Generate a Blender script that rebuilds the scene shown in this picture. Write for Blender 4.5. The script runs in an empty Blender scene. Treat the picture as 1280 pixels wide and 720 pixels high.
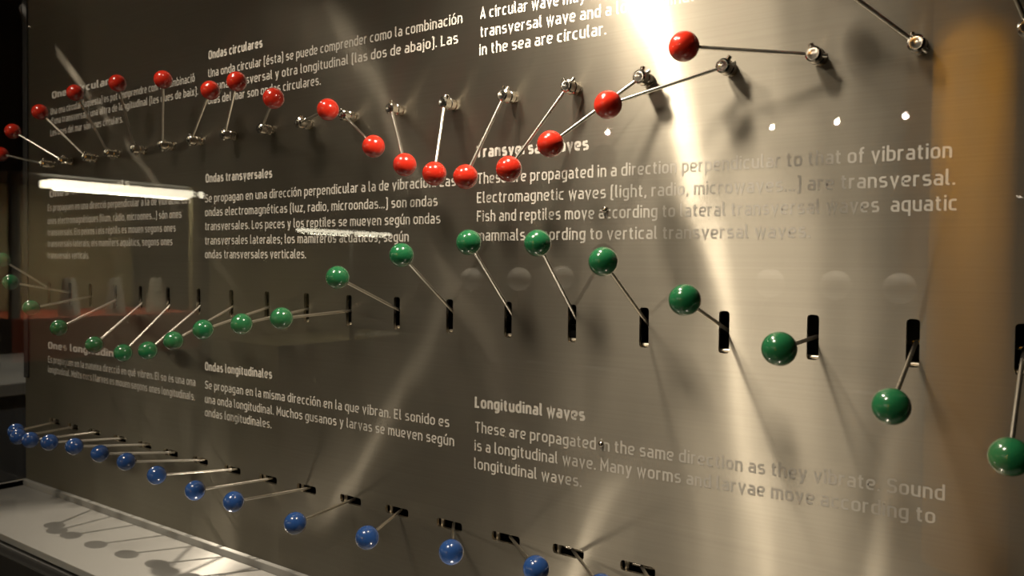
import bpy, bmesh, math
from mathutils import Vector, Matrix

SC = bpy.context.scene
COL = SC.collection
U = 0.06            # one column spacing of the exhibit, in metres
ZG = 1.30           # height of the middle (green) row above the floor

def P(x, y, z):     # exhibit units (columns) -> metres
    return Vector((x * U, y * U, ZG + z * U))

# ------------------------------------------------------------------ camera
cd = bpy.data.cameras.new('camera')
cam = bpy.data.objects.new('camera', cd)
COL.objects.link(cam)
_r, _u, _b = (Vector(v) for v in [[0.8069253, 0.5905511, 0.010997], [-0.0245555, 0.0149385, 0.9995868], [0.5901428, -0.806862, 0.0265556]])
M = Matrix((_r, _u, _b)).transposed().to_4x4()
M.translation = Vector([1.05753, -0.53716, 1.34313])
cam.matrix_world = M
cd.sensor_width = 36.0
cd.lens = 29.3212
cd.clip_start = 0.02
cd.clip_end = 60
cd.dof.use_dof = True
cd.dof.focus_distance = 0.66
cd.dof.aperture_fstop = 12.0
SC.camera = cam

# ------------------------------------------------------------------ world, exposure
wd = bpy.data.worlds.new('world')
SC.world = wd
wd.use_nodes = True
wd.node_tree.nodes['Background'].inputs[0].default_value = (1.0, 0.85, 0.62, 1)
wd.node_tree.nodes['Background'].inputs[1].default_value = 0.02
vs = SC.view_settings
SC.display_settings.display_device = 'sRGB'
vs.view_transform = 'Standard'
vs.look = 'None'
vs.gamma = 1.0
vs.use_curve_mapping = False
vs.exposure = 0.18
SC.cycles.max_bounces = 10
SC.cycles.glossy_bounces = 6
SC.cycles.transparent_max_bounces = 24
SC.cycles.caustics_reflective = False
SC.cycles.caustics_refractive = False
SC.cycles.sample_clamp_indirect = 2.5

# ------------------------------------------------------------------ lights
def aim(o, target):
    o.rotation_euler = (Vector(target) - o.location).to_track_quat('-Z', 'Y').to_euler()

def spot(name, loc, target, power, col, radius=0.012, size=60, blend=0.4):
    l = bpy.data.lights.new(name, 'SPOT')
    l.energy = power
    l.color = col
    l.shadow_soft_size = radius
    l.spot_size = math.radians(size)
    l.spot_blend = blend
    o = bpy.data.objects.new(name, l)
    COL.objects.link(o)
    o.location = loc
    aim(o, target)
    return o

WARM = (1.0, 0.86, 0.67)
# case lamps just above the picture, close to the panel
spot('case_lamp_light', P(11.9, -1.7, 5.3), P(12.4, 0, -0.5), 4.2, WARM, 0.012, 150, 0.5)
spot('case_lamp_light', P(5.4, -1.7, 6.0), P(6.0, -0.6, -1.0), 0.30, WARM, 0.010, 120, 0.6)
# gallery ceiling spotlight in front of the case, then a fill light
spot('ceiling_key_fill_light', (0.34, -0.90, 2.55), P(11.0, 0, 0.0), 58.0, WARM, 0.16, 44, 1.0)
spot('ceiling_key_fill_light', (0.12, -0.95, 2.55), P(1.5, 0, 1.0), 44.0, WARM, 0.10, 36, 1.0)  # unseen fill, added to brighten the balls at the left
# narrow gallery spotlight high on the left, throwing the pins' shadows on the tray
spot('gallery_spot_light', P(-25.0, -0.4, 19.5), P(3.0, -1.5, -4.6), 80.0, WARM, 0.010, 10, 0.5)
# thin beam raking along the top left of the panel
spot('raking_spot_light', P(-13.0, -0.24, 14.4), P(1.0, 0.10, 3.45), 380.0, WARM, 0.002, 0.6, 0.9)
CEIL = [
    [-2.49369, -5.94, 2.50438],
    [-1.08519, -5.94, 2.41837],
    [-0.61588, -5.94, 2.41621],
    [-0.16597, -5.94, 2.41224],
    [0.42822, -5.94, 1.80358],
    [0.51674, -5.94, 1.81047],
]
# ceiling lamps behind the camera (their lenses show as small bright dots in the glass)
for _p, _w in zip(CEIL[:4], (45.0, 16.0, 12.0, 18.0)):
    spot('ceiling_lamp_light', (_p[0], _p[1] + 0.03, _p[2] - 0.02), P(8, 0, 0), _w, WARM, 0.012, 40, 0.6)
# unseen light, added to brighten the yellow pillar
spot('pillar_fill_light', (0.44, -2.75, 2.6), (0.5, -3.84, 1.5), 260.0, (1.0, 0.82, 0.45), 0.03, 80, 0.6)
# unseen fill lights, added to brighten the globes, the showcase and the counter
spot('globe_fill_light', (-0.05, -1.45, 2.7), (-0.1, -1.32, 1.3), 420.0, WARM, 0.03, 24, 0.6)
spot('globe_fill_light', (0.62, -1.45, 2.7), (0.62, -1.32, 1.3), 420.0, WARM, 0.03, 24, 0.6)
spot('showcase_fill_light', (-1.0, -2.0, 2.7), (-1.95, -1.3, 0.95), 60.0, WARM, 0.03, 40, 0.8)
spot('counter_fill_light', (-0.5, 0.3, 2.7), P(-16, 5, -3.6), 22.0, (1.0, 0.93, 0.82), 0.03, 40, 0.8)
# small footlights sunk in the tray, shining up between the panel and the glass
for _x in (5.9, 11.2, 15.2):
    spot('foot_lamp_light', P(_x, -1.15, -4.40), P(_x, -0.75, 0), 0.22, WARM, 0.008, 130, 0.6)


# ------------------------------------------------------------------ materials
def new_mat(name):
    m = bpy.data.materials.new(name)
    m.use_nodes = True
    nt = m.node_tree
    nt.nodes.clear()
    out = nt.nodes.new('ShaderNodeOutputMaterial')
    return m, nt, out

def principled(name, col, rough=0.5, metal=0.0, spec=0.5, coat=0.0, noise=0.0, scale=30.0):
    m, nt, out = new_mat(name)
    b = nt.nodes.new('ShaderNodeBsdfPrincipled')
    b.inputs['Base Color'].default_value = (*col, 1)
    b.inputs['Roughness'].default_value = rough
    b.inputs['Metallic'].default_value = metal
    b.inputs['Specular IOR Level'].default_value = spec
    b.inputs['Coat Weight'].default_value = coat
    b.inputs['Coat Roughness'].default_value = 0.03
    if noise:
        tc = nt.nodes.new('ShaderNodeTexCoord')
        n = nt.nodes.new('ShaderNodeTexNoise')
        n.inputs['Scale'].default_value = scale
        n.inputs['Detail'].default_value = 4
        mr = nt.nodes.new('ShaderNodeMapRange')
        mr.inputs['To Min'].default_value = max(0.0, rough - noise)
        mr.inputs['To Max'].default_value = min(1.0, rough + noise)
        nt.links.new(tc.outputs['Object'], n.inputs['Vector'])
        nt.links.new(n.outputs['Fac'], mr.inputs['Value'])
        nt.links.new(mr.outputs['Result'], b.inputs['Roughness'])
    nt.links.new(b.outputs[0], out.inputs[0])
    return m

def emitter(name, col, strength):
    m, nt, out = new_mat(name)
    e = nt.nodes.new('ShaderNodeEmission')
    e.inputs[0].default_value = (*col, 1)
    e.inputs[1].default_value = strength
    nt.links.new(e.outputs[0], out.inputs[0])
    return m

def brushed(name, col, r_sharp, r_broad, mixf, diff, grain=(3, 3, 700), aniso=0.95, bump=0.15, wavy=0.0):
    """stainless steel brushed along X: two anisotropic lobes, fine horizontal grain, a little diffuse"""
    m, nt, out = new_mat(name)
    N, L = nt.nodes, nt.links
    tc = N.new('ShaderNodeTexCoord')
    mp = N.new('ShaderNodeMapping')
    mp.inputs['Scale'].default_value = grain
    L.new(tc.outputs['Object'], mp.inputs['Vector'])
    nz = N.new('ShaderNodeTexNoise')
    nz.inputs['Scale'].default_value = 1.0
    nz.inputs['Detail'].default_value = 3.0
    L.new(mp.outputs[0], nz.inputs['Vector'])
    # tint varies a little along the grain
    mx = N.new('ShaderNodeMix')
    mx.data_type = 'RGBA'
    mx.inputs['A'].default_value = tuple(c * 0.9 for c in col) + (1,)
    mx.inputs['B'].default_value = tuple(min(1, c * 1.1) for c in col) + (1,)
    L.new(nz.outputs['Fac'], mx.inputs['Factor'])
    bp = N.new('ShaderNodeBump')
    bp.inputs['Strength'].default_value = bump
    bp.inputs['Distance'].default_value = 0.0001
    L.new(nz.outputs['Fac'], bp.inputs['Height'])
    if wavy:                                   # the sheet is not perfectly flat
        mp2 = N.new('ShaderNodeMapping')
        mp2.inputs['Scale'].default_value = (7, 1, 2.2)
        L.new(tc.outputs['Object'], mp2.inputs['Vector'])
        n2 = N.new('ShaderNodeTexNoise')
        n2.inputs['Scale'].default_value = 1.0
        n2.inputs['Detail'].default_value = 2.0
        L.new(mp2.outputs[0], n2.inputs['Vector'])
        b2 = N.new('ShaderNodeBump')
        b2.inputs['Strength'].default_value = 1.0
        b2.inputs['Distance'].default_value = wavy
        L.new(n2.outputs['Fac'], b2.inputs['Height'])
        L.new(b2.outputs[0], bp.inputs['Normal'])
    tg = N.new('ShaderNodeTangent')
    tg.direction_type = 'UV_MAP'
    tg.uv_map = 'UVMap'
    def lobe(r, a):
        g = N.new('ShaderNodeBsdfAnisotropic')
        g.distribution = 'GGX'
        g.inputs['Roughness'].default_value = r
        g.inputs['Anisotropy'].default_value = a
        g.inputs['Rotation'].default_value = 0.0
        L.new(mx.outputs['Result'], g.inputs['Color'])
        L.new(bp.outputs[0], g.inputs['Normal'])
        L.new(tg.outputs[0], g.inputs['Tangent'])
        return g
    g1, g2 = lobe(r_sharp, aniso), lobe(r_broad, aniso * 0.8)
    m1 = N.new('ShaderNodeMixShader')
    m1.inputs[0].default_value = mixf
    L.new(g1.outputs[0], m1.inputs[1])
    L.new(g2.outputs[0], m1.inputs[2])
    d = N.new('ShaderNodeBsdfDiffuse')
    d.inputs[0].default_value = (*[c * 0.7 for c in col], 1)
    m2 = N.new('ShaderNodeMixShader')
    m2.inputs[0].default_value = diff
    L.new(m1.outputs[0], m2.inputs[1])
    L.new(d.outputs[0], m2.inputs[2])
    L.new(m2.outputs[0], out.inputs[0])
    return m

def pane_mat(name, f0, milk=0.0, rough=0.0):
    """a clear thin pane: lets light through, mirrors more towards grazing angles (the same from both sides)"""
    m, nt, out = new_mat(name)
    N, L = nt.nodes, nt.links
    ge = N.new('ShaderNodeNewGeometry')
    dt = N.new('ShaderNodeVectorMath')
    dt.operation = 'DOT_PRODUCT'
    L.new(ge.outputs['Incoming'], dt.inputs[0])
    L.new(ge.outputs['Normal'], dt.inputs[1])
    def math_(op, a, b):
        n = N.new('ShaderNodeMath')
        n.operation = op
        for i, v in enumerate((a, b)):
            if isinstance(v, (int, float)):
                n.inputs[i].default_value = v
            elif v is not None:
                L.new(v, n.inputs[i])
        return n.outputs[0]
    c = math_('ABSOLUTE', dt.outputs['Value'], None)
    p5 = math_('POWER', math_('SUBTRACT', 1.0, c), 5.0)
    f = math_('ADD', math_('MULTIPLY', p5, 1.0 - f0), f0)
    t = N.new('ShaderNodeBsdfTransparent')
    g = N.new('ShaderNodeBsdfGlossy')
    g.inputs['Roughness'].default_value = rough
    mx = N.new('ShaderNodeMixShader')
    L.new(f, mx.inputs[0])
    L.new(t.outputs[0], mx.inputs[1])
    L.new(g.outputs[0], mx.inputs[2])
    last = mx
    if milk:                                   # a slightly cloudy glass
        d = N.new('ShaderNodeBsdfDiffuse')
        d.inputs[0].default_value = (0.8, 0.78, 0.72, 1)
        last = N.new('ShaderNodeMixShader')
        last.inputs[0].default_value = milk
        L.new(mx.outputs[0], last.inputs[1])
        L.new(d.outputs[0], last.inputs[2])
    L.new(last.outputs[0], out.inputs[0])
    return m

STEEL = brushed('brushed_steel', (0.40, 0.368, 0.305), 0.57, 0.84, 0.62, 0.035, aniso=0.92, bump=0.12, wavy=0.004)
TRAY_STEEL = brushed('tray_steel', (0.62, 0.61, 0.58), 0.62, 0.8, 0.6, 0.6)
CHROME = principled('polished_metal', (0.75, 0.70, 0.62), 0.18, 1.0)
ROD = principled('bright_rod_metal', (0.80, 0.76, 0.68), 0.30, 1.0, noise=0.06, scale=200)
RED_GLOSS = principled('red_gloss_lacquer', (0.70, 0.034, 0.016), 0.22, coat=1.0)
GREEN_GLOSS = principled('green_gloss_lacquer', (0.022, 0.20, 0.075), 0.22, coat=1.0)
BLUE_GLOSS = principled('blue_gloss_lacquer', (0.03, 0.10, 0.34), 0.22, coat=1.0)
PRINT = principled('grey_print', (0.63, 0.60, 0.54), 0.6, spec=0.2, noise=0.05, scale=400)
DARK_BOX = principled('black_housing', (0.010, 0.012, 0.022), 0.3)
BLACK = principled('black_powder_coat', (0.012, 0.011, 0.010), 0.55, noise=0.1, scale=60)
GLASS = pane_mat('clear_pane', 0.04)
END_GLASS = pane_mat('end_pane', 0.04)
GLOBE_GLASS = pane_mat('blown_glass', 0.28, 0.34, 0.12)
WALL = principled('dark_wall_paint', (0.035, 0.030, 0.024), 0.8, noise=0.05, scale=8)
FLOOR = principled('dark_floor', (0.03, 0.027, 0.022), 0.5, noise=0.1, scale=12)
YELLOW = principled('yellow_paint', (0.74, 0.36, 0.006), 0.6, noise=0.08, scale=10)
OLIVE = principled('olive_backing', (0.20, 0.17, 0.085), 0.7, noise=0.05, scale=14)
REDWOOD = principled('red_brown_plinth', (0.34, 0.05, 0.018), 0.5, noise=0.08, scale=20)
FROST = principled('frosted_plastic', (0.55, 0.53, 0.45), 0.5, noise=0.05, scale=40)
PALE = principled('pale_laminate', (0.45, 0.43, 0.37), 0.45, noise=0.06, scale=30)
TUBE = emitter('lit_lamp_tube', (1.0, 0.90, 0.66), 9.0)
LAMP = emitter('lit_lamp_lens', (1.0, 0.86, 0.66), 25.0)
GREY_SIDE = principled('grey_cladding', (0.16, 0.165, 0.165), 0.5, noise=0.06, scale=20)
CUT_EDGE = principled('bright_cut_edge', (0.72, 0.66, 0.55), 0.3, 1.0)


# ------------------------------------------------------------------ mesh helpers
def bm_box(bm, lo, hi, bevel=0.0):
    r = bmesh.ops.create_cube(bm, size=1.0)
    lo, hi = Vector(lo), Vector(hi)
    c, s = (lo + hi) / 2, hi - lo
    for v in r['verts']:
        v.co = Vector((v.co.x * s.x, v.co.y * s.y, v.co.z * s.z)) + c
    if bevel:
        es = list({e for v in r['verts'] for e in v.link_edges})
        bmesh.ops.bevel(bm, geom=es, offset=bevel, segments=2, affect='EDGES', profile=0.5)

def frame_of(d):
    d = d.normalized()
    a = Vector((0, 0, 1)) if abs(d.z) < 0.9 else Vector((1, 0, 0))
    x = d.cross(a).normalized()
    return x, d.cross(x).normalized(), d

def bm_lathe(bm, origin, axis, prof, seg=32):
    """prof: (distance along the axis, radius) pairs; radius 0 closes an end"""
    x, y, d = frame_of(Vector(axis))
    o = Vector(origin)
    rings = []
    for t, r in prof:
        if r <= 1e-9:
            rings.append([bm.verts.new(o + d * t)])
        else:
            rings.append([bm.verts.new(o + d * t + (x * math.cos(2 * math.pi * k / seg) + y * math.sin(2 * math.pi * k / seg)) * r) for k in range(seg)])
    for a, b in zip(rings, rings[1:]):
        if len(a) == 1 and len(b) == 1:
            continue
        for k in range(seg):
            k2 = (k + 1) % seg
            if len(a) == 1:
                f = (a[0], b[k2], b[k])
            elif len(b) == 1:
                f = (a[k], a[k2], b[0])
            else:
                f = (a[k], a[k2], b[k2], b[k])
            bm.faces.new(f)

def bm_ball(bm, c, r, seg=40, rings=24):
    bm_lathe(bm, c, (0, -0.3, 1), [(-r * math.cos(math.pi * i / rings), r * math.sin(math.pi * i / rings)) for i in range(rings + 1)], seg)

def bm_rod(bm, a, b, r, seg=16):
    a, b = Vector(a), Vector(b)
    h = (b - a).length
    e = min(r * 0.3, h * 0.1)
    bm_lathe(bm, a, b - a, [(0, 0), (0, r - e), (e, r), (h - e, r), (h, r - e), (h, 0)], seg)

def link(name, bm, mat, parent=None, smooth=True, origin=None, weld=True):
    me = bpy.data.meshes.new(name)
    if weld:
        bmesh.ops.recalc_face_normals(bm, faces=bm.faces[:])
    if origin is not None:
        bmesh.ops.translate(bm, vec=-Vector(origin), verts=bm.verts[:])
    bm.to_mesh(me)
    bm.free()
    me.materials.append(mat)
    o = bpy.data.objects.new(name, me)
    COL.objects.link(o)
    if origin is not None:
        o.location = origin
    if parent is not None:
        o.parent = parent
        o.location = (Vector(origin) - parent.location) if origin is not None else -parent.location
    if smooth:
        for p in me.polygons:
            p.use_smooth = True
        sharp_by_angle(me)
    return o

def sharp_by_angle(me, deg=35):
    b = bmesh.new()
    b.from_mesh(me)
    lim = math.radians(deg)
    for e in b.edges:
        if len(e.link_faces) == 2 and e.calc_face_angle(0) > lim:
            e.smooth = False
    b.to_mesh(me)
    b.free()

def tag(o, label=None, cat=None, group=None, kind=None):
    if label: o['label'] = label
    if cat: o['category'] = cat
    if group: o['group'] = group
    if kind: o['kind'] = kind
    return o

def root(name, loc, label, cat, group=None):
    o = bpy.data.objects.new(name, None)
    o.empty_display_size = 0.02
    COL.objects.link(o)
    o.location = loc
    return tag(o, label, cat, group)

def box_uv(me, axis_u, axis_v):
    uv = me.uv_layers.new(name='UVMap')
    for lp in me.loops:
        c = me.vertices[lp.vertex_index].co
        uv.data[lp.index].uv = (c[axis_u], c[axis_v])

# ------------------------------------------------------------------ measured positions (metres)
RED = [
    [[-0.09032, 0.0, 1.47055], [-0.15899, -0.0372, 1.48515]],
    [[-0.04107, 0.0, 1.4716], [-0.10417, -0.04542, 1.50997]],
    [[0.0194, 0.0, 1.47168], [-0.03052, -0.04505, 1.52739]],
    [[0.07234, 0.0, 1.47297], [0.04804, -0.04052, 1.54298]],
    [[0.1308, 0.0, 1.47356], [0.13762, -0.03733, 1.54418]],
    [[0.18859, 0.0, 1.47388], [0.22615, -0.03533, 1.53778]],
    [[0.24396, 0.0, 1.47492], [0.30637, -0.03215, 1.51768]],
    [[0.3039, 0.0, 1.47605], [0.35819, -0.03793, 1.51923]],
    [[0.36442, 0.0, 1.47666], [0.42434, -0.04566, 1.49449]],
    [[0.42251, 0.0, 1.47701], [0.49091, -0.03914, 1.47854]],
    [[0.4835, 0.0, 1.47809], [0.54497, -0.03643, 1.4426]],
    [[0.54313, 0.0, 1.478], [0.58376, -0.03915, 1.42442]],
    [[0.60371, 0.0, 1.4766], [0.61628, -0.03956, 1.41541]],
    [[0.66496, 0.0, 1.47591], [0.64597, -0.03682, 1.41154]],
    [[0.7237, 0.0, 1.47609], [0.68781, -0.03734, 1.41516]],
    [[0.78356, 0.0, 1.4754], [0.72554, -0.0387, 1.43043]],
    [[0.84429, 0.0, 1.47492], [0.77267, -0.03951, 1.45323]],
    [[0.902, 0.0, 1.47446], [0.82777, -0.03962, 1.48459]],
    [[0.95954, 0.0, 1.47265], [0.90737, -0.0372, 1.51963]],
    [[1.01374, 0.0, 1.47311], [0.98973, -0.0372, 1.53908]],
]      # (hole in the panel, ball centre)
GREEN = [
    [[-0.10605, 0.0096, 1.3], [-0.10517, -0.05822, 1.34343]],
    [[-0.04945, 0.0096, 1.3], [-0.04926, -0.07181, 1.3159]],
    [[0.00285, 0.0096, 1.3], [0.00342, -0.07137, 1.28629]],
    [[0.06259, 0.0096, 1.3], [0.0624, -0.06672, 1.26516]],
    [[0.11934, 0.0096, 1.3], [0.11961, -0.05506, 1.24849]],
    [[0.17737, 0.0096, 1.3], [0.17715, -0.05297, 1.24331]],
    [[0.23681, 0.0096, 1.3], [0.23639, -0.05869, 1.25045]],
    [[0.29622, 0.0096, 1.3], [0.296, -0.06635, 1.26473]],
    [[0.35578, 0.0096, 1.3], [0.35515, -0.07233, 1.27944]],
    [[0.4167, 0.0096, 1.3], [0.41613, -0.07365, 1.28788]],
    [[0.47646, 0.0096, 1.3], [0.47485, -0.07571, 1.29575]],
    [[0.53814, 0.0096, 1.3], [0.53725, -0.0687, 1.33189]],
    [[0.59965, 0.0096, 1.3], [0.5988, -0.05782, 1.35055]],
    [[0.66102, 0.0096, 1.3], [0.66018, -0.04958, 1.3604]],
    [[0.72142, 0.0096, 1.3], [0.72186, -0.04802, 1.3594]],
    [[0.78211, 0.0096, 1.3], [0.78215, -0.05951, 1.34657]],
    [[0.84196, 0.0096, 1.3], [0.84463, -0.06915, 1.32365]],
    [[0.90062, 0.0096, 1.3], [0.9036, -0.07281, 1.29837]],
    [[0.95858, 0.0096, 1.3], [0.96149, -0.06814, 1.27169]],
    [[1.01405, 0.0096, 1.3], [1.01452, -0.05783, 1.25096]],
]  # (pivot behind the slot, ball centre)
BLUE = [
    [[-0.09286, 0.006, 1.12767], [-0.06151, -0.06144, 1.12818]],
    [[-0.04315, 0.006, 1.1268], [-0.03789, -0.06874, 1.12534]],
    [[0.01198, 0.006, 1.12647], [-0.00963, -0.06719, 1.12487]],
    [[0.07228, 0.006, 1.12628], [0.03629, -0.06589, 1.12789]],
    [[0.12864, 0.006, 1.1261], [0.08694, -0.06174, 1.12938]],
    [[0.18307, 0.006, 1.12432], [0.13781, -0.05839, 1.12769]],
    [[0.24089, 0.006, 1.1241], [0.19496, -0.05936, 1.12732]],
    [[0.29892, 0.006, 1.12283], [0.25867, -0.06213, 1.12316]],
    [[0.35861, 0.006, 1.12259], [0.33247, -0.0659, 1.12064]],
    [[0.4179, 0.006, 1.12266], [0.39448, -0.06629, 1.12069]],
    [[0.48011, 0.006, 1.12255], [0.48628, -0.06953, 1.11887]],
    [[0.53993, 0.006, 1.123], [0.56816, -0.06338, 1.12134]],
    [[0.6013, 0.006, 1.12264], [0.64763, -0.05189, 1.12336]],
    [[0.661, 0.006, 1.12314], [0.71886, -0.04077, 1.1232]],
    [[0.72048, 0.006, 1.12505], [0.77581, -0.04451, 1.12388]],
    [[0.77992, 0.006, 1.12516], [0.82347, -0.05158, 1.13071]],
]
TEXT = [
    ["ca1", "h", "Ones circulars", -0.09672, 1.5584, 0.06154, 1.55989],
    ["ca1", "b", "Una ona circular (aquesta) es pot comprendre com la combinació", -0.10087, 1.53711, 0.22963, 1.54172],
    ["ca1", "b", "d'una transversal i una altra de longitudinal (les dues de baix).", -0.10096, 1.52438, 0.23582, 1.5266],
    ["ca1", "b", "Les ones del mar són ones circulars.", -0.10108, 1.50898, 0.08102, 1.51079],
    ["ca2", "h", "Ones transversals", -0.10461, 1.42767, 0.09577, 1.43317],
    ["ca2", "b", "Es propaguen en una direcció perpendicular a la de vibració. Les", -0.10968, 1.40964, 0.22237, 1.40871],
    ["ca2", "b", "ones electromagnètiques (llum, ràdio, microones...) són ones", -0.10982, 1.39205, 0.20443, 1.39287],
    ["ca2", "b", "transversals. Els peixos i els rèptils es mouen segons ones", -0.10994, 1.37659, 0.19293, 1.37773],
    ["ca2", "b", "transversals laterals; els mamífers aquàtics, segons ones", -0.11006, 1.36165, 0.18655, 1.36222],
    ["ca2", "b", "transversals verticals.", -0.11018, 1.34583, -0.00012, 1.34626],
    ["ca3", "h", "Ones longitudinals", -0.11047, 1.22495, 0.09171, 1.22589],
    ["ca3", "b", "Es propaguen en la mateixa direcció en què vibren. El so és una ona", -0.11016, 1.20591, 0.23151, 1.20595],
    ["ca3", "b", "longitudinal. Molts cucs i larves es mouen segons ones longitudinals.", -0.11027, 1.19246, 0.23032, 1.1898],
    ["es1", "h", "Ondas circulares", 0.25468, 1.56241, 0.34741, 1.56237],
    ["es1", "b", "Una onda circular (ésta) se puede comprender como la combinación", 0.25414, 1.54306, 0.61069, 1.54405],
    ["es1", "b", "de una transversal y otra longitudinal (las dos de abajo). Las", 0.25344, 1.52826, 0.6063, 1.5281],
    ["es1", "b", "olas del mar son ondas circulares.", 0.25347, 1.51412, 0.43603, 1.51391],
    ["es2", "h", "Ondas transversales", 0.24968, 1.43007, 0.36366, 1.42945],
    ["es2", "b", "Se propagan en una dirección perpendicular a la de vibración. Las", 0.24854, 1.40831, 0.60538, 1.40958],
    ["es2", "b", "ondas electromagnéticas (luz, radio, microondas...) son ondas", 0.24858, 1.39334, 0.58514, 1.39348],
    ["es2", "b", "transversales. Los peces y los reptiles se mueven según ondas", 0.24861, 1.37809, 0.58846, 1.3785],
    ["es2", "b", "transversales laterales; los mamíferos acuáticos, según", 0.24864, 1.36257, 0.55201, 1.36338],
    ["es2", "b", "ondas transversales verticales.", 0.24867, 1.34756, 0.41591, 1.34816],
    ["es3", "h", "Ondas longitudinales", 0.24892, 1.22518, 0.36448, 1.22606],
    ["es3", "b", "Se propagan en la misma dirección en la que vibran. El sonido es", 0.24896, 1.20496, 0.6005, 1.20565],
    ["es3", "b", "una onda longitudinal. Muchos gusanos y larvas se mueven según", 0.249, 1.18937, 0.60608, 1.19027],
    ["es3", "b", "ondas longitudinales.", 0.24903, 1.17475, 0.36398, 1.17523],
    ["en1", "b", "A circular wave may be understood as the combination of a", 0.62888, 1.54415, 0.9249, 1.53531],
    ["en1", "b", "transversal wave and a longitudinal one (those below). Waves", 0.62907, 1.52921, 0.95412, 1.52295],
    ["en1", "b", "in the sea are circular.", 0.62842, 1.5147, 0.74788, 1.51355],
    ["en2", "h", "Transversal waves", 0.62612, 1.43175, 0.73384, 1.43042],
    ["en2", "b", "These are propagated in a direction perpendicular to that of vibration", 0.62765, 1.41003, 0.97688, 1.40808],
    ["en2", "b", "Electromagnetic waves (light, radio, microwaves...) are transversal.", 0.62743, 1.3943, 0.97887, 1.3924],
    ["en2", "b", "Fish and reptiles move according to lateral transversal waves  aquatic", 0.62762, 1.37919, 0.98043, 1.3777],
    ["en2", "b", "mammals according to vertical transversal waves.", 0.6274, 1.36341, 0.89786, 1.36304],
    ["en3", "h", "Longitudinal waves", 0.62744, 1.22583, 0.73387, 1.22719],
    ["en3", "b", "These are propagated in the same direction as they vibrate. Sound", 0.6277, 1.20523, 0.97758, 1.20955],
    ["en3", "b", "is a longitudinal wave. Many worms and larvae move according to", 0.62746, 1.18987, 0.97287, 1.19507],
    ["en3", "b", "longitudinal waves.", 0.62723, 1.17482, 0.73184, 1.17655],
]    # (block, kind, words, x and z of the line's start, x and z of its end)
SCREWS = [
    [0.74926, 0.0, 1.38529],
    [0.74864, 0.0, 1.21164],
    [-0.1569, 0.0, 1.6624],
]
GLOBES = [
    [-0.24893, -1.32, 1.30679],
    [-0.10188, -1.32, 1.30957],
    [0.01809, -1.32, 1.31552],
    [0.50167, -1.32, 1.31314],
    [0.62571, -1.32, 1.31134],
    [0.73651, -1.32, 1.3082],
]
SPOTS = CEIL

# ------------------------------------------------------------------ the gallery room
def room_box(name, lo, hi, mat):
    bm = bmesh.new()
    bm_box(bm, lo, hi)
    return tag(link(name, bm, mat, smooth=False), kind='structure')

RX0, RX1, RY0, RY1, RZ = -4.2, 3.2, -7.0, 0.8, 2.85
room_box('floor', (RX0 - .1, RY0 - .1, -0.1), (RX1 + .1, RY1 + .1, 0), FLOOR)
room_box('ceiling', (RX0 - .1, RY0 - .1, RZ), (RX1 + .1, RY1 + .1, RZ + .1), WALL)
room_box('wall_left', (RX0 - .1, RY0, 0), (RX0, RY1, RZ), WALL)
room_box('wall_right', (RX1, RY0, 0), (RX1 + .1, RY1, RZ), WALL)
room_box('wall_back', (RX0, RY0 - .1, 0), (RX1, RY0, RZ), WALL)
room_box('wall_front', (RX0, RY1, 0), (RX1, RY1 + .1, RZ), WALL)

# ------------------------------------------------------------------ the steel panel with its slots
XL, XR, ZT, ZB = -2.93, 20.0, 8.2, -4.66
def stadium(bm, c, half_u, half_v, along_z, y0, y1, seg=10):
    """a rounded slot of half length half_u and half width half_v, swept from y0 to y1"""
    ring = []
    for s in (1, -1):
        for k in range(seg + 1):
            a = -math.pi / 2 + math.pi * k / seg
            k_ = 0.75                               # flattened ends
            ca, sa = math.cos(a), math.sin(a)
            u = s * (half_u - half_v * k_ + half_v * k_ * abs(ca) ** 0.7)
            v = s * half_v * (1 if sa > 0 else -1) * abs(sa) ** 0.7
            ring.append((v, u) if along_z else (u, v))
    A = [bm.verts.new((c[0] + p[0], y0, c[1] + p[1])) for p in ring]
    B = [bm.verts.new((c[0] + p[0], y1, c[1] + p[1])) for p in ring]
    n = len(ring)
    bm.faces.new(A)
    bm.faces.new(B[::-1])
    for k in range(n):
        bm.faces.new((A[k], B[k], B[(k + 1) % n], A[(k + 1) % n]))

pb = bmesh.new()
bm_box(pb, P(XL, 0, ZB), P(XR, 0, ZT) + Vector((0, 0.003, 0)))
panel_me = bpy.data.meshes.new('steel_panel')
pb.to_mesh(panel_me); pb.free()
panel = bpy.data.objects.new('steel_panel', panel_me)
COL.objects.link(panel)
cb = bmesh.new()
for a, b in GREEN:
    stadium(cb, (a[0], a[2]), 0.240 * U, 0.062 * U, True, -0.01, 0.02)
for a, b in BLUE:
    stadium(cb, (a[0], a[2]), 0.235 * U, 0.062 * U, False, -0.01, 0.02)
bmesh.ops.recalc_face_normals(cb, faces=cb.faces[:])
cut_me = bpy.data.meshes.new('cut')
cb.to_mesh(cut_me); cb.free()
cut = bpy.data.objects.new('cut', cut_me)
COL.objects.link(cut)
md = panel.modifiers.new('slots', 'BOOLEAN')
md.operation = 'DIFFERENCE'
md.solver = 'EXACT'
md.object = cut
dg = bpy.context.evaluated_depsgraph_get()
cutmesh = bpy.data.meshes.new_from_object(panel.evaluated_get(dg))
panel.modifiers.clear()
panel.data = cutmesh
cutmesh.name = 'steel_panel'
bpy.data.objects.remove(cut)
cutmesh.materials.clear()
cutmesh.materials.append(STEEL)
cutmesh.materials.append(CUT_EDGE)
for p in cutmesh.polygons:
    p.material_index = 0 if abs(p.normal.y) > 0.9 else 1
while cutmesh.uv_layers:
    cutmesh.uv_layers.remove(cutmesh.uv_layers[0])
box_uv(cutmesh, 0, 2)
tag(panel, 'large brushed stainless steel panel with three rows of pins and printed paragraphs', 'panel')

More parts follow.
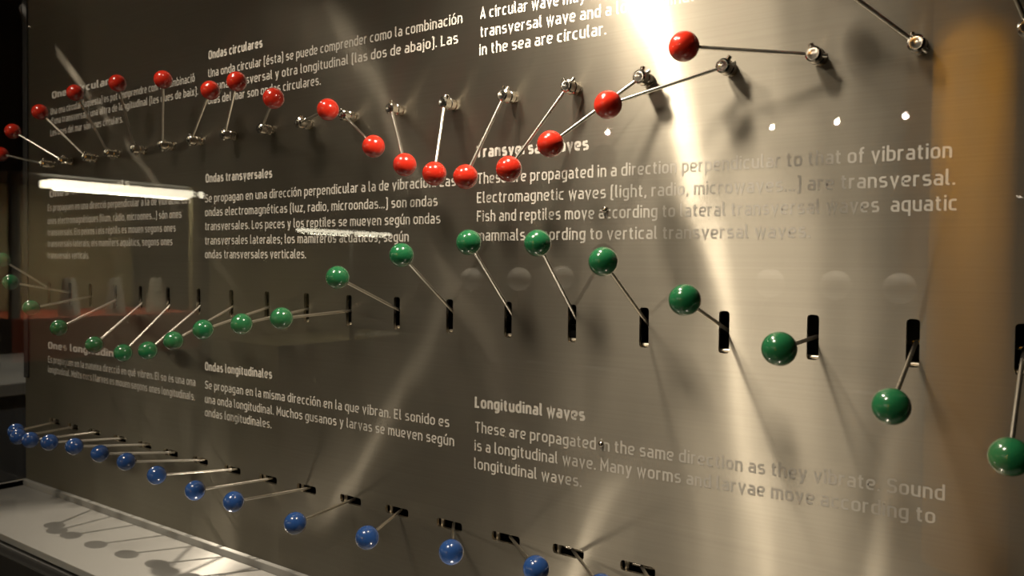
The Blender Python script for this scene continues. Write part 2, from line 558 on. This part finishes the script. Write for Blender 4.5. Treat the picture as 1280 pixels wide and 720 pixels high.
bm = bmesh.new()                               # closed black box behind the slots
lo, hi = P(XL + 0.2, 0, ZB + 0.3) + Vector((0, 0.003, 0)), P(XR - 0.2, 0.9, ZT - 0.3)
bm_box(bm, lo, hi)
bm.faces.ensure_lookup_table()
front = min(bm.faces, key=lambda f: f.calc_center_median().y)
bm.faces.remove(front)
link('housing', bm, DARK_BOX, panel, smooth=False)
for row, name in ((GREEN, 'axle'), (BLUE, 'axle')):   # the axles that the rods swing on
    z = sum(a[2] for a, b in row) / len(row)
    y = row[0][0][1]
    bm = bmesh.new()
    bm_rod(bm, (P(XL, 0, 0).x + 0.013, y + 0.004, z), (P(XR, 0, 0).x - 0.013, y + 0.004, z), 0.0022)
    link(name, bm, CHROME, panel)
for rowname, row in (('green', GREEN), ('blue', BLUE)):   # bright stop pins behind the slot ends
    for a, b in row:
        bm = bmesh.new()
        if rowname == 'green':
            bm_rod(bm, (a[0] - 0.075 * U, 0.0050, a[2] - 0.215 * U), (a[0] + 0.075 * U, 0.0050, a[2] - 0.215 * U), 0.027 * U, 12)
        else:
            bm_rod(bm, (a[0] - 0.19 * U, 0.0055, a[2] - 0.075 * U), (a[0] - 0.19 * U, 0.0055, a[2] + 0.075 * U), 0.035 * U, 12)
        link('stop_pin', bm, CUT_EDGE, panel)
for x, y, z in SCREWS:
    bm = bmesh.new()
    r = 0.0024
    bm_lathe(bm, (x, 0, z), (0, -1, 0), [(-0.0005, r), (0.0012, r), (0.0022, r * 0.75), (0.0027, r * 0.35), (0.0027, 0)], 20)
    link('screw', bm, CHROME, panel)

# ------------------------------------------------------------------ printed lettering
def fillet(pts, r, closed, seg=6):
    """polyline with its corners rounded"""
    n = len(pts)
    out = []
    for i in range(n):
        p = Vector(pts[i])
        if not closed and i in (0, n - 1) or r <= 0:
            out.append(p); continue
        a, b = Vector(pts[i - 1]), Vector(pts[(i + 1) % n])
        la, lb = (a - p).length, (b - p).length
        ka = 0.5 if (closed or i - 1 > 0) else 1.0
        kb = 0.5 if (closed or i + 1 < n - 1) else 1.0
        da, db = (a - p).normalized(), (b - p).normalized()
        ang = da.angle(db)
        if ang > 3.1:
            out.append(p); continue
        t = min(r / math.tan(ang / 2), la * ka, lb * kb)
        s, e = p + da * t, p + db * t
        for k in range(seg + 1):               # quadratic blend pushed out towards a circle
            u = k / seg
            q = s * (1 - u) ** 2 + e * u ** 2 + p * 2 * u * (1 - u)
            out.append(q)
    o2 = [out[0]]
    for q in out[1:]:
        if (q - o2[-1]).length > 1e-5:
            o2.append(q)
    if closed and (o2[0] - o2[-1]).length < 1e-5:
        o2.pop()
    return o2

B_, X_, C_, A_, D_ = .07, .68, .93, .98, -.20
def stem(x, y0=B_, y1=X_): return (0, False, [(x, y0 - .07), (x, y1 + .07)])
def bar(x0, x1, y): return (0, False, [(x0, y), (x1, y)])
BOWL_L = (.19, False, [(.37, X_), (0, X_), (0, B_), (.37, B_)])      # bowl open to the right
BOWL_R = (.19, False, [(0, X_), (.37, X_), (.37, B_), (0, B_)])
DOT = (0, False, [(0, .86), (0, 1.0)])
G = {   # letter: (width of the skeleton, strokes of (corner radius, closed, points))
 'a': (.35, [(.17, False, [(.02, X_), (.35, X_), (.35, 0)]), (.14, False, [(.35, .40), (0, .40), (0, B_), (.35, B_)])]),
 'b': (.37, [stem(0, B_, A_), BOWL_R]),
 'c': (.33, [(.19, False, [(.34, X_), (0, X_), (0, B_), (.34, B_)])]),
 'd': (.37, [stem(.37, B_, A_), BOWL_L]),
 'e': (.37, [(.18, False, [(.35, B_), (0, B_), (0, X_), (.37, X_), (.37, .36), (0, .36)])]),
 'f': (.22, [(.13, False, [(.26, A_), (.08, A_), (.08, 0)]), bar(-.04, .24, X_ - .02)]),
 'g': (.37, [BOWL_L, (.18, False, [(.37, .75), (.37, D_), (.03, D_)])]),
 'h': (.36, [stem(0, B_, A_), (.19, False, [(0, X_), (.36, X_), (.36, 0)])]),
 'i': (.0, [stem(0), DOT]),
 'j': (.04, [(.1, False, [(.04, .75), (.04, D_), (-.08, D_)]), (0, False, [(.04, .86), (.04, 1.0)])]),
 'k': (.34, [stem(0, B_, A_), (0, False, [(.34, .75), (.02, .33)]), (0, False, [(.12, .42), (.36, 0)])]),
 'l': (.10, [(.11, False, [(0, 1.05), (0, B_), (.14, B_)])]),
 'm': (.62, [stem(0), (.17, False, [(0, X_), (.31, X_), (.31, 0)]), (.17, False, [(.31, X_), (.62, X_), (.62, 0)])]),
 'n': (.36, [stem(0), (.19, False, [(0, X_), (.36, X_), (.36, 0)])]),
 'o': (.38, [(.20, True, [(0, B_), (.38, B_), (.38, X_), (0, X_)])]),
 'p': (.37, [stem(0, D_ - .02, X_), BOWL_R]),
 'q': (.37, [stem(.37, D_ - .02, X_), BOWL_L]),
 'r': (.22, [stem(0), (.17, False, [(0, .42), (0, X_), (.25, X_)])]),
 's': (.34, [(.14, False, [(.33, X_), (.01, X_), (.01, .385), (.34, .385), (.34, B_), (0, B_)])]),
 't': (.22, [(.13, False, [(.07, .92), (.07, B_), (.25, B_)]), bar(-.05, .24, X_)]),
 'u': (.36, [(.19, False, [(0, .75), (0, B_), (.36, B_)]), stem(.36)]),
 'v': (.38, [(0, False, [(0, .75), (.19, .03), (.38, .75)])]),
 'w': (.58, [(0, False, [(0, .75), (.145, .03), (.29, .72), (.435, .03), (.58, .75)])]),
 'x': (.36, [(0, False, [(0, .75), (.36, 0)]), (0, False, [(.36, .75), (0, 0)])]),
 'y': (.38, [(0, False, [(0, .75), (.19, .05)]), (.06, False, [(.38, .75), (.14, D_), (.02, D_)])]),
 'z': (.33, [(0, False, [(.01, X_), (.31, X_), (.01, B_), (.33, B_)])]),
 'A': (.46, [(0, False, [(0, 0), (.23, .97), (.46, 0)]), bar(.08, .38, .27)]),
 'C': (.42, [(.22, False, [(.42, .76), (.42, C_), (0, C_), (0, B_), (.42, B_), (.42, .24)])]),
 'E': (.36, [(0, False, [(.38, C_), (0, C_), (0, B_), (.38, B_)]), bar(0, .34, .51)]),
 'F': (.35, [(0, False, [(.38, C_), (0, C_), (0, 0)]), bar(0, .33, .49)]),
 'L': (.32, [(0, False, [(0, 1), (0, B_), (.35, B_)])]),
 'M': (.52, [(0, False, [(0, 0), (0, .97), (.26, .35), (.52, .97), (.52, 0)])]),
 'O': (.42, [(.22, True, [(0, B_), (.42, B_), (.42, C_), (0, C_)])]),
 'S': (.40, [(.2, False, [(.40, .80), (.38, C_), (0, C_), (0, .51), (.40, .51), (.40, B_), (0, B_), (-.01, .2)])]),
 'T': (.42, [bar(-.04, .46, C_), (0, False, [(.21, 0), (.21, C_)])]),
 'U': (.42, [(.22, False, [(0, 1), (0, B_), (.42, B_), (.42, 1)])]),
 'W': (.7, [(0, False, [(0, 1), (.175, .03), (.35, .95), (.525, .03), (.7, 1)])]),
 '(': (.12, [(.1, False, [(.16, 1.03), (0, 1.03), (0, -.12), (.16, -.12)])]),
 ')': (.12, [(.1, False, [(-.04, 1.03), (.12, 1.03), (.12, -.12), (-.04, -.12)])]),
 '.': (.0, [(0, False, [(0, 0), (0, .15)])]),
 ',': (.02, [(0, False, [(.02, .15), (.02, .05), (-.03, -.12)])]),
 ';': (.02, [(0, False, [(.02, .15), (.02, .05), (-.03, -.12)]), (0, False, [(.02, .5), (.02, .66)])]),
 "'": (.0, [(0, False, [(0, .8), (0, 1.05)])]),
}
ACUTE, GRAVE = 1, -1
ACC = {'á': ('a', 1), 'é': ('e', 1), 'í': ('\u0131', 1), 'ó': ('o', 1), 'ú': ('u', 1), 'è': ('e', -1), 'à': ('a', -1)}
G['\u0131'] = (.0, [stem(0)])

def glyph_strokes(ch):
    if ch in ACC:
        base, k = ACC[ch]
        w, st = G[base]
        return w, st + [(0, False, [(w / 2 - .07 * k, .84), (w / 2 + .09 * k, 1.06)])]
    return G[ch]

def layout(words, bold):
    sb = .125 if not bold else .145
    x, out = 0.0, []
    for ch in words:
        if ch == ' ':
            x += .27; continue
        w, st = glyph_strokes(ch)
        x += sb
        out.append((x, st))
        x += w + sb
    return out, x - sb + .07

def ribbon(bm, pts, closed, hw, tf):
    n = len(pts)
    Lp, Rp = [], []
    for i in range(n):
        p = pts[i]
        d1 = (p - pts[i - 1]) if (closed or i > 0) else (pts[1] - p)
        d2 = (pts[(i + 1) % n] - p) if (closed or i < n - 1) else d1
        d1, d2 = d1.normalized(), d2.normalized()
        n1, n2 = Vector((-d1.y, d1.x)), Vector((-d2.y, d2.x))
        m = n1 + n2
        if m.length < 1e-4:
            m = n1
        m.normalize()
        k = hw / max(0.35, m.dot(n1))
        Lp.append(bm.verts.new(tf(p + m * k)))
        Rp.append(bm.verts.new(tf(p - m * k)))
    for i in range(n if closed else n - 1):
        j = (i + 1) % n
        bm.faces.new((Rp[i], Rp[j], Lp[j], Lp[i]))

CAP = {'b': 0.150 * U, 'h': 0.150 * U}
blocks = {}
for block, kind, words, x0, z0, x1, z1 in TEXT:
    blocks.setdefault((block, kind), []).append((words, Vector((x0, z0)), Vector((x1, z1))))
LANG = {'ca': 'Catalan', 'es': 'Spanish', 'en': 'English'}
for (block, kind), lines in blocks.items():
    bm = bmesh.new()
    n_st = 0
    for words, a, b in lines:
        glyphs, L = layout(words, kind == 'h')
        d = (b - a)
        sx = d.length / L
        d.normalize()
        up = Vector((0, 1))
        s = CAP[kind]
        hw = .07 if kind == 'b' else .105
        for gx, st in glyphs:
            for rad, closed, pts in st:
                q = fillet(pts, rad, closed)
                n_st = (n_st + 1) % 7
                def tf(v, gx=gx, lift=0.00008 + 0.00001 * n_st):
                    p = a + d * ((gx + v.x) * sx) + up * (v.y * s)
                    return (p.x, -lift, p.y)
                ribbon(bm, q, closed, hw, tf)
    me_o = link('printed_heading' if kind == 'h' else 'printed_paragraph', bm, PRINT, panel, smooth=False, weld=False)
    me_o['label'] = 'grey %s %s printed on the steel' % (LANG[block[:2]], 'heading in bold letters' if kind == 'h' else 'paragraph')

# ------------------------------------------------------------------ pins: rods with lacquered balls
RB = 0.162 * U
RR = 0.0215 * U
ORD = ['first', 'second', 'third', 'fourth', 'fifth', 'sixth', 'seventh', 'eighth', 'ninth', 'tenth', 'eleventh', 'twelfth',
       'thirteenth', 'fourteenth', 'fifteenth', 'sixteenth', 'seventeenth', 'eighteenth', 'nineteenth', 'twentieth']

def pointing(dx, dz):
    a = math.degrees(math.atan2(dz, dx)) % 360
    return ['right', 'up right', 'up', 'up left', 'left', 'down left', 'down', 'down right'][int((a + 22.5) // 45) % 8]

def ball_mesh(mat):
    bm = bmesh.new()
    bm_ball(bm, (0, 0, 0), RB)
    o = link('ball', bm, mat)
    return o

def place(o, parent, loc):
    o.parent = parent
    o.location = Vector(loc) - parent.location

# red: hub on the panel, arm set across its tip
hub_bm = bmesh.new()
u = U
bm_lathe(hub_bm, (0, 0, 0), (0, -1, 0), [(-0.001, 0.075 * u), (.035 * u, .075 * u), (.04 * u, .05 * u), (.065 * u, .05 * u), (.075 * u, .082 * u),
         (.15 * u, .086 * u), (.158 * u, .074 * u), (.172 * u, .074 * u), (.18 * u, .084 * u), (.27 * u, .082 * u), (.285 * u, .062 * u), (.285 * u, .03 * u), (.275 * u, 0)], 28)
hub0 = link('hub', hub_bm, CHROME)
sc_bm = bmesh.new()
bm_rod(sc_bm, (0, -.225 * u, .07 * u), (0, -.225 * u, .125 * u), .028 * u, 12)
screw0 = link('set_screw', sc_bm, CHROME)
red_ball, green_ball, blue_ball = ball_mesh(RED_GLOSS), ball_mesh(GREEN_GLOSS), ball_mesh(BLUE_GLOSS)

def use(proto, first):
    if first:
        return proto
    c = proto.copy()
    COL.objects.link(c)
    return c

def rod(parent, a, b):
    bm = bmesh.new()
    a, b = Vector(a), Vector(b)
    d = (b - a).normalized()
    bm_rod(bm, a, b - d * (RB * 0.9), RR)
    return link('rod', bm, ROD, parent, origin=a)

for i, (h, b) in enumerate(RED):
    dx, dz = b[0] - h[0], b[2] - h[2]
    t = root('red_ball_crank', h, 'red ball on crank arm pointing %s, %s hub from left in top row' % (pointing(dx, dz), ORD[i]),
             'ball pin', 'red ball cranks in the top row')
    hub = use(hub0, i == 0)
    place(hub, t, h)
    s_ = use(screw0, i == 0)
    s_.parent = hub
    s_.location = (0, 0, 0)
    hub.rotation_euler = (0, 0.6 * math.sin(i * 1.7), 0)
    c = Vector((h[0], -0.225 * U, h[2]))
    d = (Vector(b) - c).normalized()
    rod(t, c - d * 0.13 * U, b)
    place(use(red_ball, i == 0), t, b)

for i, (p, b) in enumerate(GREEN):
    up = b[2] - p[2]
    how = 'raised' if up > 0.012 else ('lowered' if up < -0.012 else 'nearly level')
    t = root('green_ball_rod', (p[0], 0, p[2]), 'green ball on %s rod in upright slot, %s from left in middle row' % (how, ORD[i]),
             'ball pin', 'green ball rods in the middle row')
    rod(t, p, b)
    place(use(green_ball, i == 0), t, b)

for i, (p, b) in enumerate(BLUE):
    dx = b[0] - p[0]
    how = 'swung left' if dx < -0.012 else ('swung right' if dx > 0.012 else 'pointing straight out')
    t = root('blue_ball_rod', (p[0], 0, p[2]), 'blue ball on rod %s in level slot, %s from left in bottom row' % (how, ORD[i]),
             'ball pin', 'blue ball rods in the bottom row')
    rod(t, p, b)
    place(use(blue_ball, i == 0), t, b)

# ------------------------------------------------------------------ the case around the panel
YG = -2.0
bm = bmesh.new()                               # folded steel tray with upstands along the panel and the left end
zt = -4.50
bm_box(bm, P(-2.93, -1.90, zt - 0.05), P(20.0, -0.001, zt))
bm_box(bm, P(-2.93, -0.10, zt), P(20.0, -0.004, -4.36), 0.0008)
bm_box(bm, P(-2.93, -1.90, zt), P(-2.83, -0.10, -4.36), 0.0008)
bm_box(bm, P(-2.93, -1.95, zt - 0.12), P(20.0, -1.90, zt + 0.015), 0.0008)
tray = link('case_tray', bm, TRAY_STEEL, smooth=False)
box_uv(tray.data, 0, 1)
tag(tray, 'pale brushed steel tray along the foot of the panel, with pin shadows on it', 'tray')

bm = bmesh.new()
bm_box(bm, (P(-3.3, 0, 0).x, P(0, -2.2, 0).y, 0), (P(20.2, 0, 0).x, 0.10, P(0, 0, -4.66).z), 0.002)
tag(link('case_plinth', bm, BLACK, smooth=False), 'black plinth under the steel tray', 'plinth')

bm = bmesh.new()
bm_box(bm, P(-3.03, -1.95, -4.60), P(-2.97, -0.02, 8.2))
tag(link('side_glazing', bm, END_GLASS, smooth=False), 'clear glass pane closing the left end of the case', 'glass pane')
bm = bmesh.new()
bm_box(bm, P(-2.965, -0.03, -2.0), P(-2.74, -0.001, 8.2), 0.001)
tag(link('corner_strip', bm, BLACK, smooth=False), 'black upright strip at the left edge of the steel panel', 'strip')
bm = bmesh.new()
bm_box(bm, P(-3.03, YG - 0.05, -4.62), P(20.0, YG, 8.2))
pane = tag(link('front_glazing', bm, GLASS, smooth=False), 'clear glass front of the case, mirroring lamps and other showcases', 'glass pane')
# ------------------------------------------------------------------ what the glass mirrors: the gallery behind the camera
bm = bmesh.new()
bm_lathe(bm, (0.50, -4.0, 0), (0, 0, 1), [(0, 0), (0, 0.175), (RZ, 0.175), (RZ, 0)], 48)  # added pillar, made round so its golden reflection shades off
tag(link('added_yellow_pillar', bm, YELLOW), 'unseen round yellow pillar, added to mirror as a golden band in the steel', 'pillar')

for i, (x, y, z) in enumerate(SPOTS):           # ceiling lamps: stem, can, lit lens
    t = root('ceiling_lamp', (x, y, z), 'small round ceiling lamp mirrored as a white dot in the glass, %s from the left' % ORD[i], 'lamp', 'ceiling lamps mirrored as dots')
    bm = bmesh.new()
    bm_lathe(bm, (x, y, z + 0.012), (0, 0, 1), [(0, 0.012), (0.0, 0.019), (0.09, 0.019), (0.10, 0.016), (0.10, 0)], 28)
    link('lamp_can', bm, BLACK, t)
    bm = bmesh.new()
    bm_rod(bm, (x, y, z + 0.10), (x, y, RZ + 0.002), 0.008)
    link('lamp_stem', bm, BLACK, t)
    bm = bmesh.new()
    bm_lathe(bm, (x, y, z + 0.0125), (0, 0, -1), [(0, 0.012), (0.002, 0.011), (0.004, 0.007), (0.005, 0)], 24)
    link('lamp_lens', bm, LAMP, t)

# showcase to the left with a lit strip, cones on a red-brown base
t = root('lit_showcase', (-2.2, -1.3, 0), 'lit showcase with a bright lamp strip over three frosted cones on red-brown base', 'showcase')
def part(name, boxes, mat, parent, bevel=0.003):
    bm = bmesh.new()
    for lo, hi in boxes:
        bm_box(bm, lo, hi, bevel)
    return link(name, bm, mat, parent, smooth=False)
xf, xb = -1.92, -2.42
part('base', [((xb, -1.66, 1.0), (xf, -0.96, 1.148))], REDWOOD, t)
part('plinth', [((xb + 0.02, -1.64, 0), (xf - 0.02, -0.98, 1.0))], BLACK, t)
part('backing', [((xb - 0.02, -1.66, 1.148), (xb, -0.96, 1.64))], OLIVE, t)
part('post', [((xf - 0.03, -0.99, 1.148), (xf, -0.96, 1.64))], PALE, t)
part('post', [((xf - 0.03, -1.66, 1.148), (xf, -1.63, 1.64))], OLIVE, t)
part('lid', [((xb, -1.70, 1.64), (xf, -0.96, 1.67))], BLACK, t)
part('lamp_strip', [((xf - 0.10, -1.68, 1.60), (xf - 0.0, -1.096, 1.625))], TUBE, t)
for i, (y, z) in enumerate(((-1.177, 1.1485), (-1.347, 1.1485), (-1.507, 1.1485))):
    c = root('frosted_cone', (xf - 0.06, y, z), 'frosted cone on the red-brown base, %s from the left in the lit showcase' % ORD[i], 'cone', 'frosted cones in the showcase')
    bm = bmesh.new()
    bm_lathe(bm, (xf - 0.06, y, z), (0, 0, 1), [(0, 0), (0, 0.036), (0.045, 0.033), (0.05, 0.030)], 28)
    link('cone_foot', bm, PALE, c)
    bm = bmesh.new()
    bm_lathe(bm, (xf - 0.06, y, z + 0.05), (0, 0, 1), [(0, 0.0305), (0.080, 0.019), (0.083, 0.016), (0.083, 0)], 28)
    link('cone_shade', bm, FROST, c)

t = root('low_showcase', (-2.2, -2.45, 0), 'further showcase with a thin lamp strip and a small white card', 'showcase')
part('base', [((xb, -2.98, 0), (xf, -2.05, 0.98))], OLIVE, t)
part('backing', [((xb - 0.02, -2.98, 0.98), (xb, -2.05, 1.54))], OLIVE, t)
part('post', [((xf - 0.03, -2.50, 0.98), (xf, -2.485, 1.54))], BLACK, t)
part('lid', [((xb, -2.98, 1.54), (xf, -2.05, 1.57))], BLACK, t)
part('lamp_strip', [((xf - 0.06, -2.74, 1.488), (xf, -2.19, 1.502))], TUBE, t)
bm = bmesh.new()
bm_box(bm, (xf - 0.2, -2.88, 0.981), (xf - 0.01, -2.66, 0.986))
c_ = tag(link('white_card', bm, FROST, smooth=False), 'small white card lying in the further showcase', 'card')

# blown-glass globes on bent wires along a low rail
t = root('globe_rail', (0.2, -1.32, 0), 'thin dark rail carrying the clear glass globes on bent wires', 'rail')
bm = bmesh.new()
bm_rod(bm, (-0.30, -1.32, 1.114), (0.77, -1.32, 1.114), 0.006)
link('rail_tube', bm, BLACK, t)
for x in (-0.20, 0.22):
    bm = bmesh.new()
    bm_rod(bm, (x, -1.32, 0.0), (x, -1.32, 1.109), 0.006)
    link('post', bm, BLACK, t)
for i, (x, y, z) in enumerate(GLOBES):
    R_ = 0.028
    t = root('glass_globe', (x, y, 1.12), 'clear glass globe on a bent wire, mirrored faintly, %s from the left' % ORD[i], 'globe', 'glass globes along the bench')
    bm = bmesh.new()
    bm_ball(bm, (x, y, z + 0.002), R_, 32, 20)
    link('globe', bm, GLOBE_GLASS, t)
    bm = bmesh.new()
    bm_rod(bm, (x - 0.035, y, 1.12), (x - 0.030, y, z - 0.07), 0.0016, 10)
    bm_rod(bm, (x - 0.030, y, z - 0.07), (x - 0.004, y, z - R_ + 0.004), 0.0016, 10)
    link('wire', bm, CHROME, t)

# pale counter beyond the left end of the case, seen through the end glass

def glow(name, loc, power, col):                # the light a showcase's own strip throws on its contents
    l = bpy.data.lights.new(name, 'AREA')
    l.shape = 'RECTANGLE'
    l.size, l.size_y = 0.05, 0.5
    l.energy = power
    l.color = col
    o = bpy.data.objects.new(name, l)
    COL.objects.link(o)
    o.location = loc
glow('lit_showcase_light', (xf - 0.06, -1.38, 1.595), 4.5, (1.0, 0.92, 0.66))
glow('low_showcase_light', (xf - 0.04, -2.46, 1.482), 3.0, (1.0, 0.92, 0.66))

# pale-topped counter beyond the left end of the case, seen through the end glass
zc = P(0, 0, -3.62).z
t = root('pale_counter', P(-18, 6, 0) * 1, 'grey counter with a pale top beyond the glass end of the case', 'counter')
t.location.z = 0
part('counter_top', [((P(-24, 0, 0).x, P(0, 1.6, 0).y, zc - 0.03), (P(-14, 0, 0).x, P(0, 12, 0).y, zc))], PALE, t)
part('counter_side', [((P(-23.8, 0, 0).x, P(0, 1.8, 0).y, 0), (P(-14.1, 0, 0).x, P(0, 11.8, 0).y, zc - 0.03))], GREY_SIDE, t)
bm = bmesh.new()
bx = P(-18.0, 4.4, 0)
bm_lathe(bm, (bx.x, bx.y, zc), (0, 0, 1), [(0, 0), (0, 0.066), (0.018, 0.068), (0.040, 0.055), (0.052, 0.030), (0.055, 0)], 32)
tag(link('black_dome', bm, BLACK), 'low black dome standing on the pale counter', 'dome')
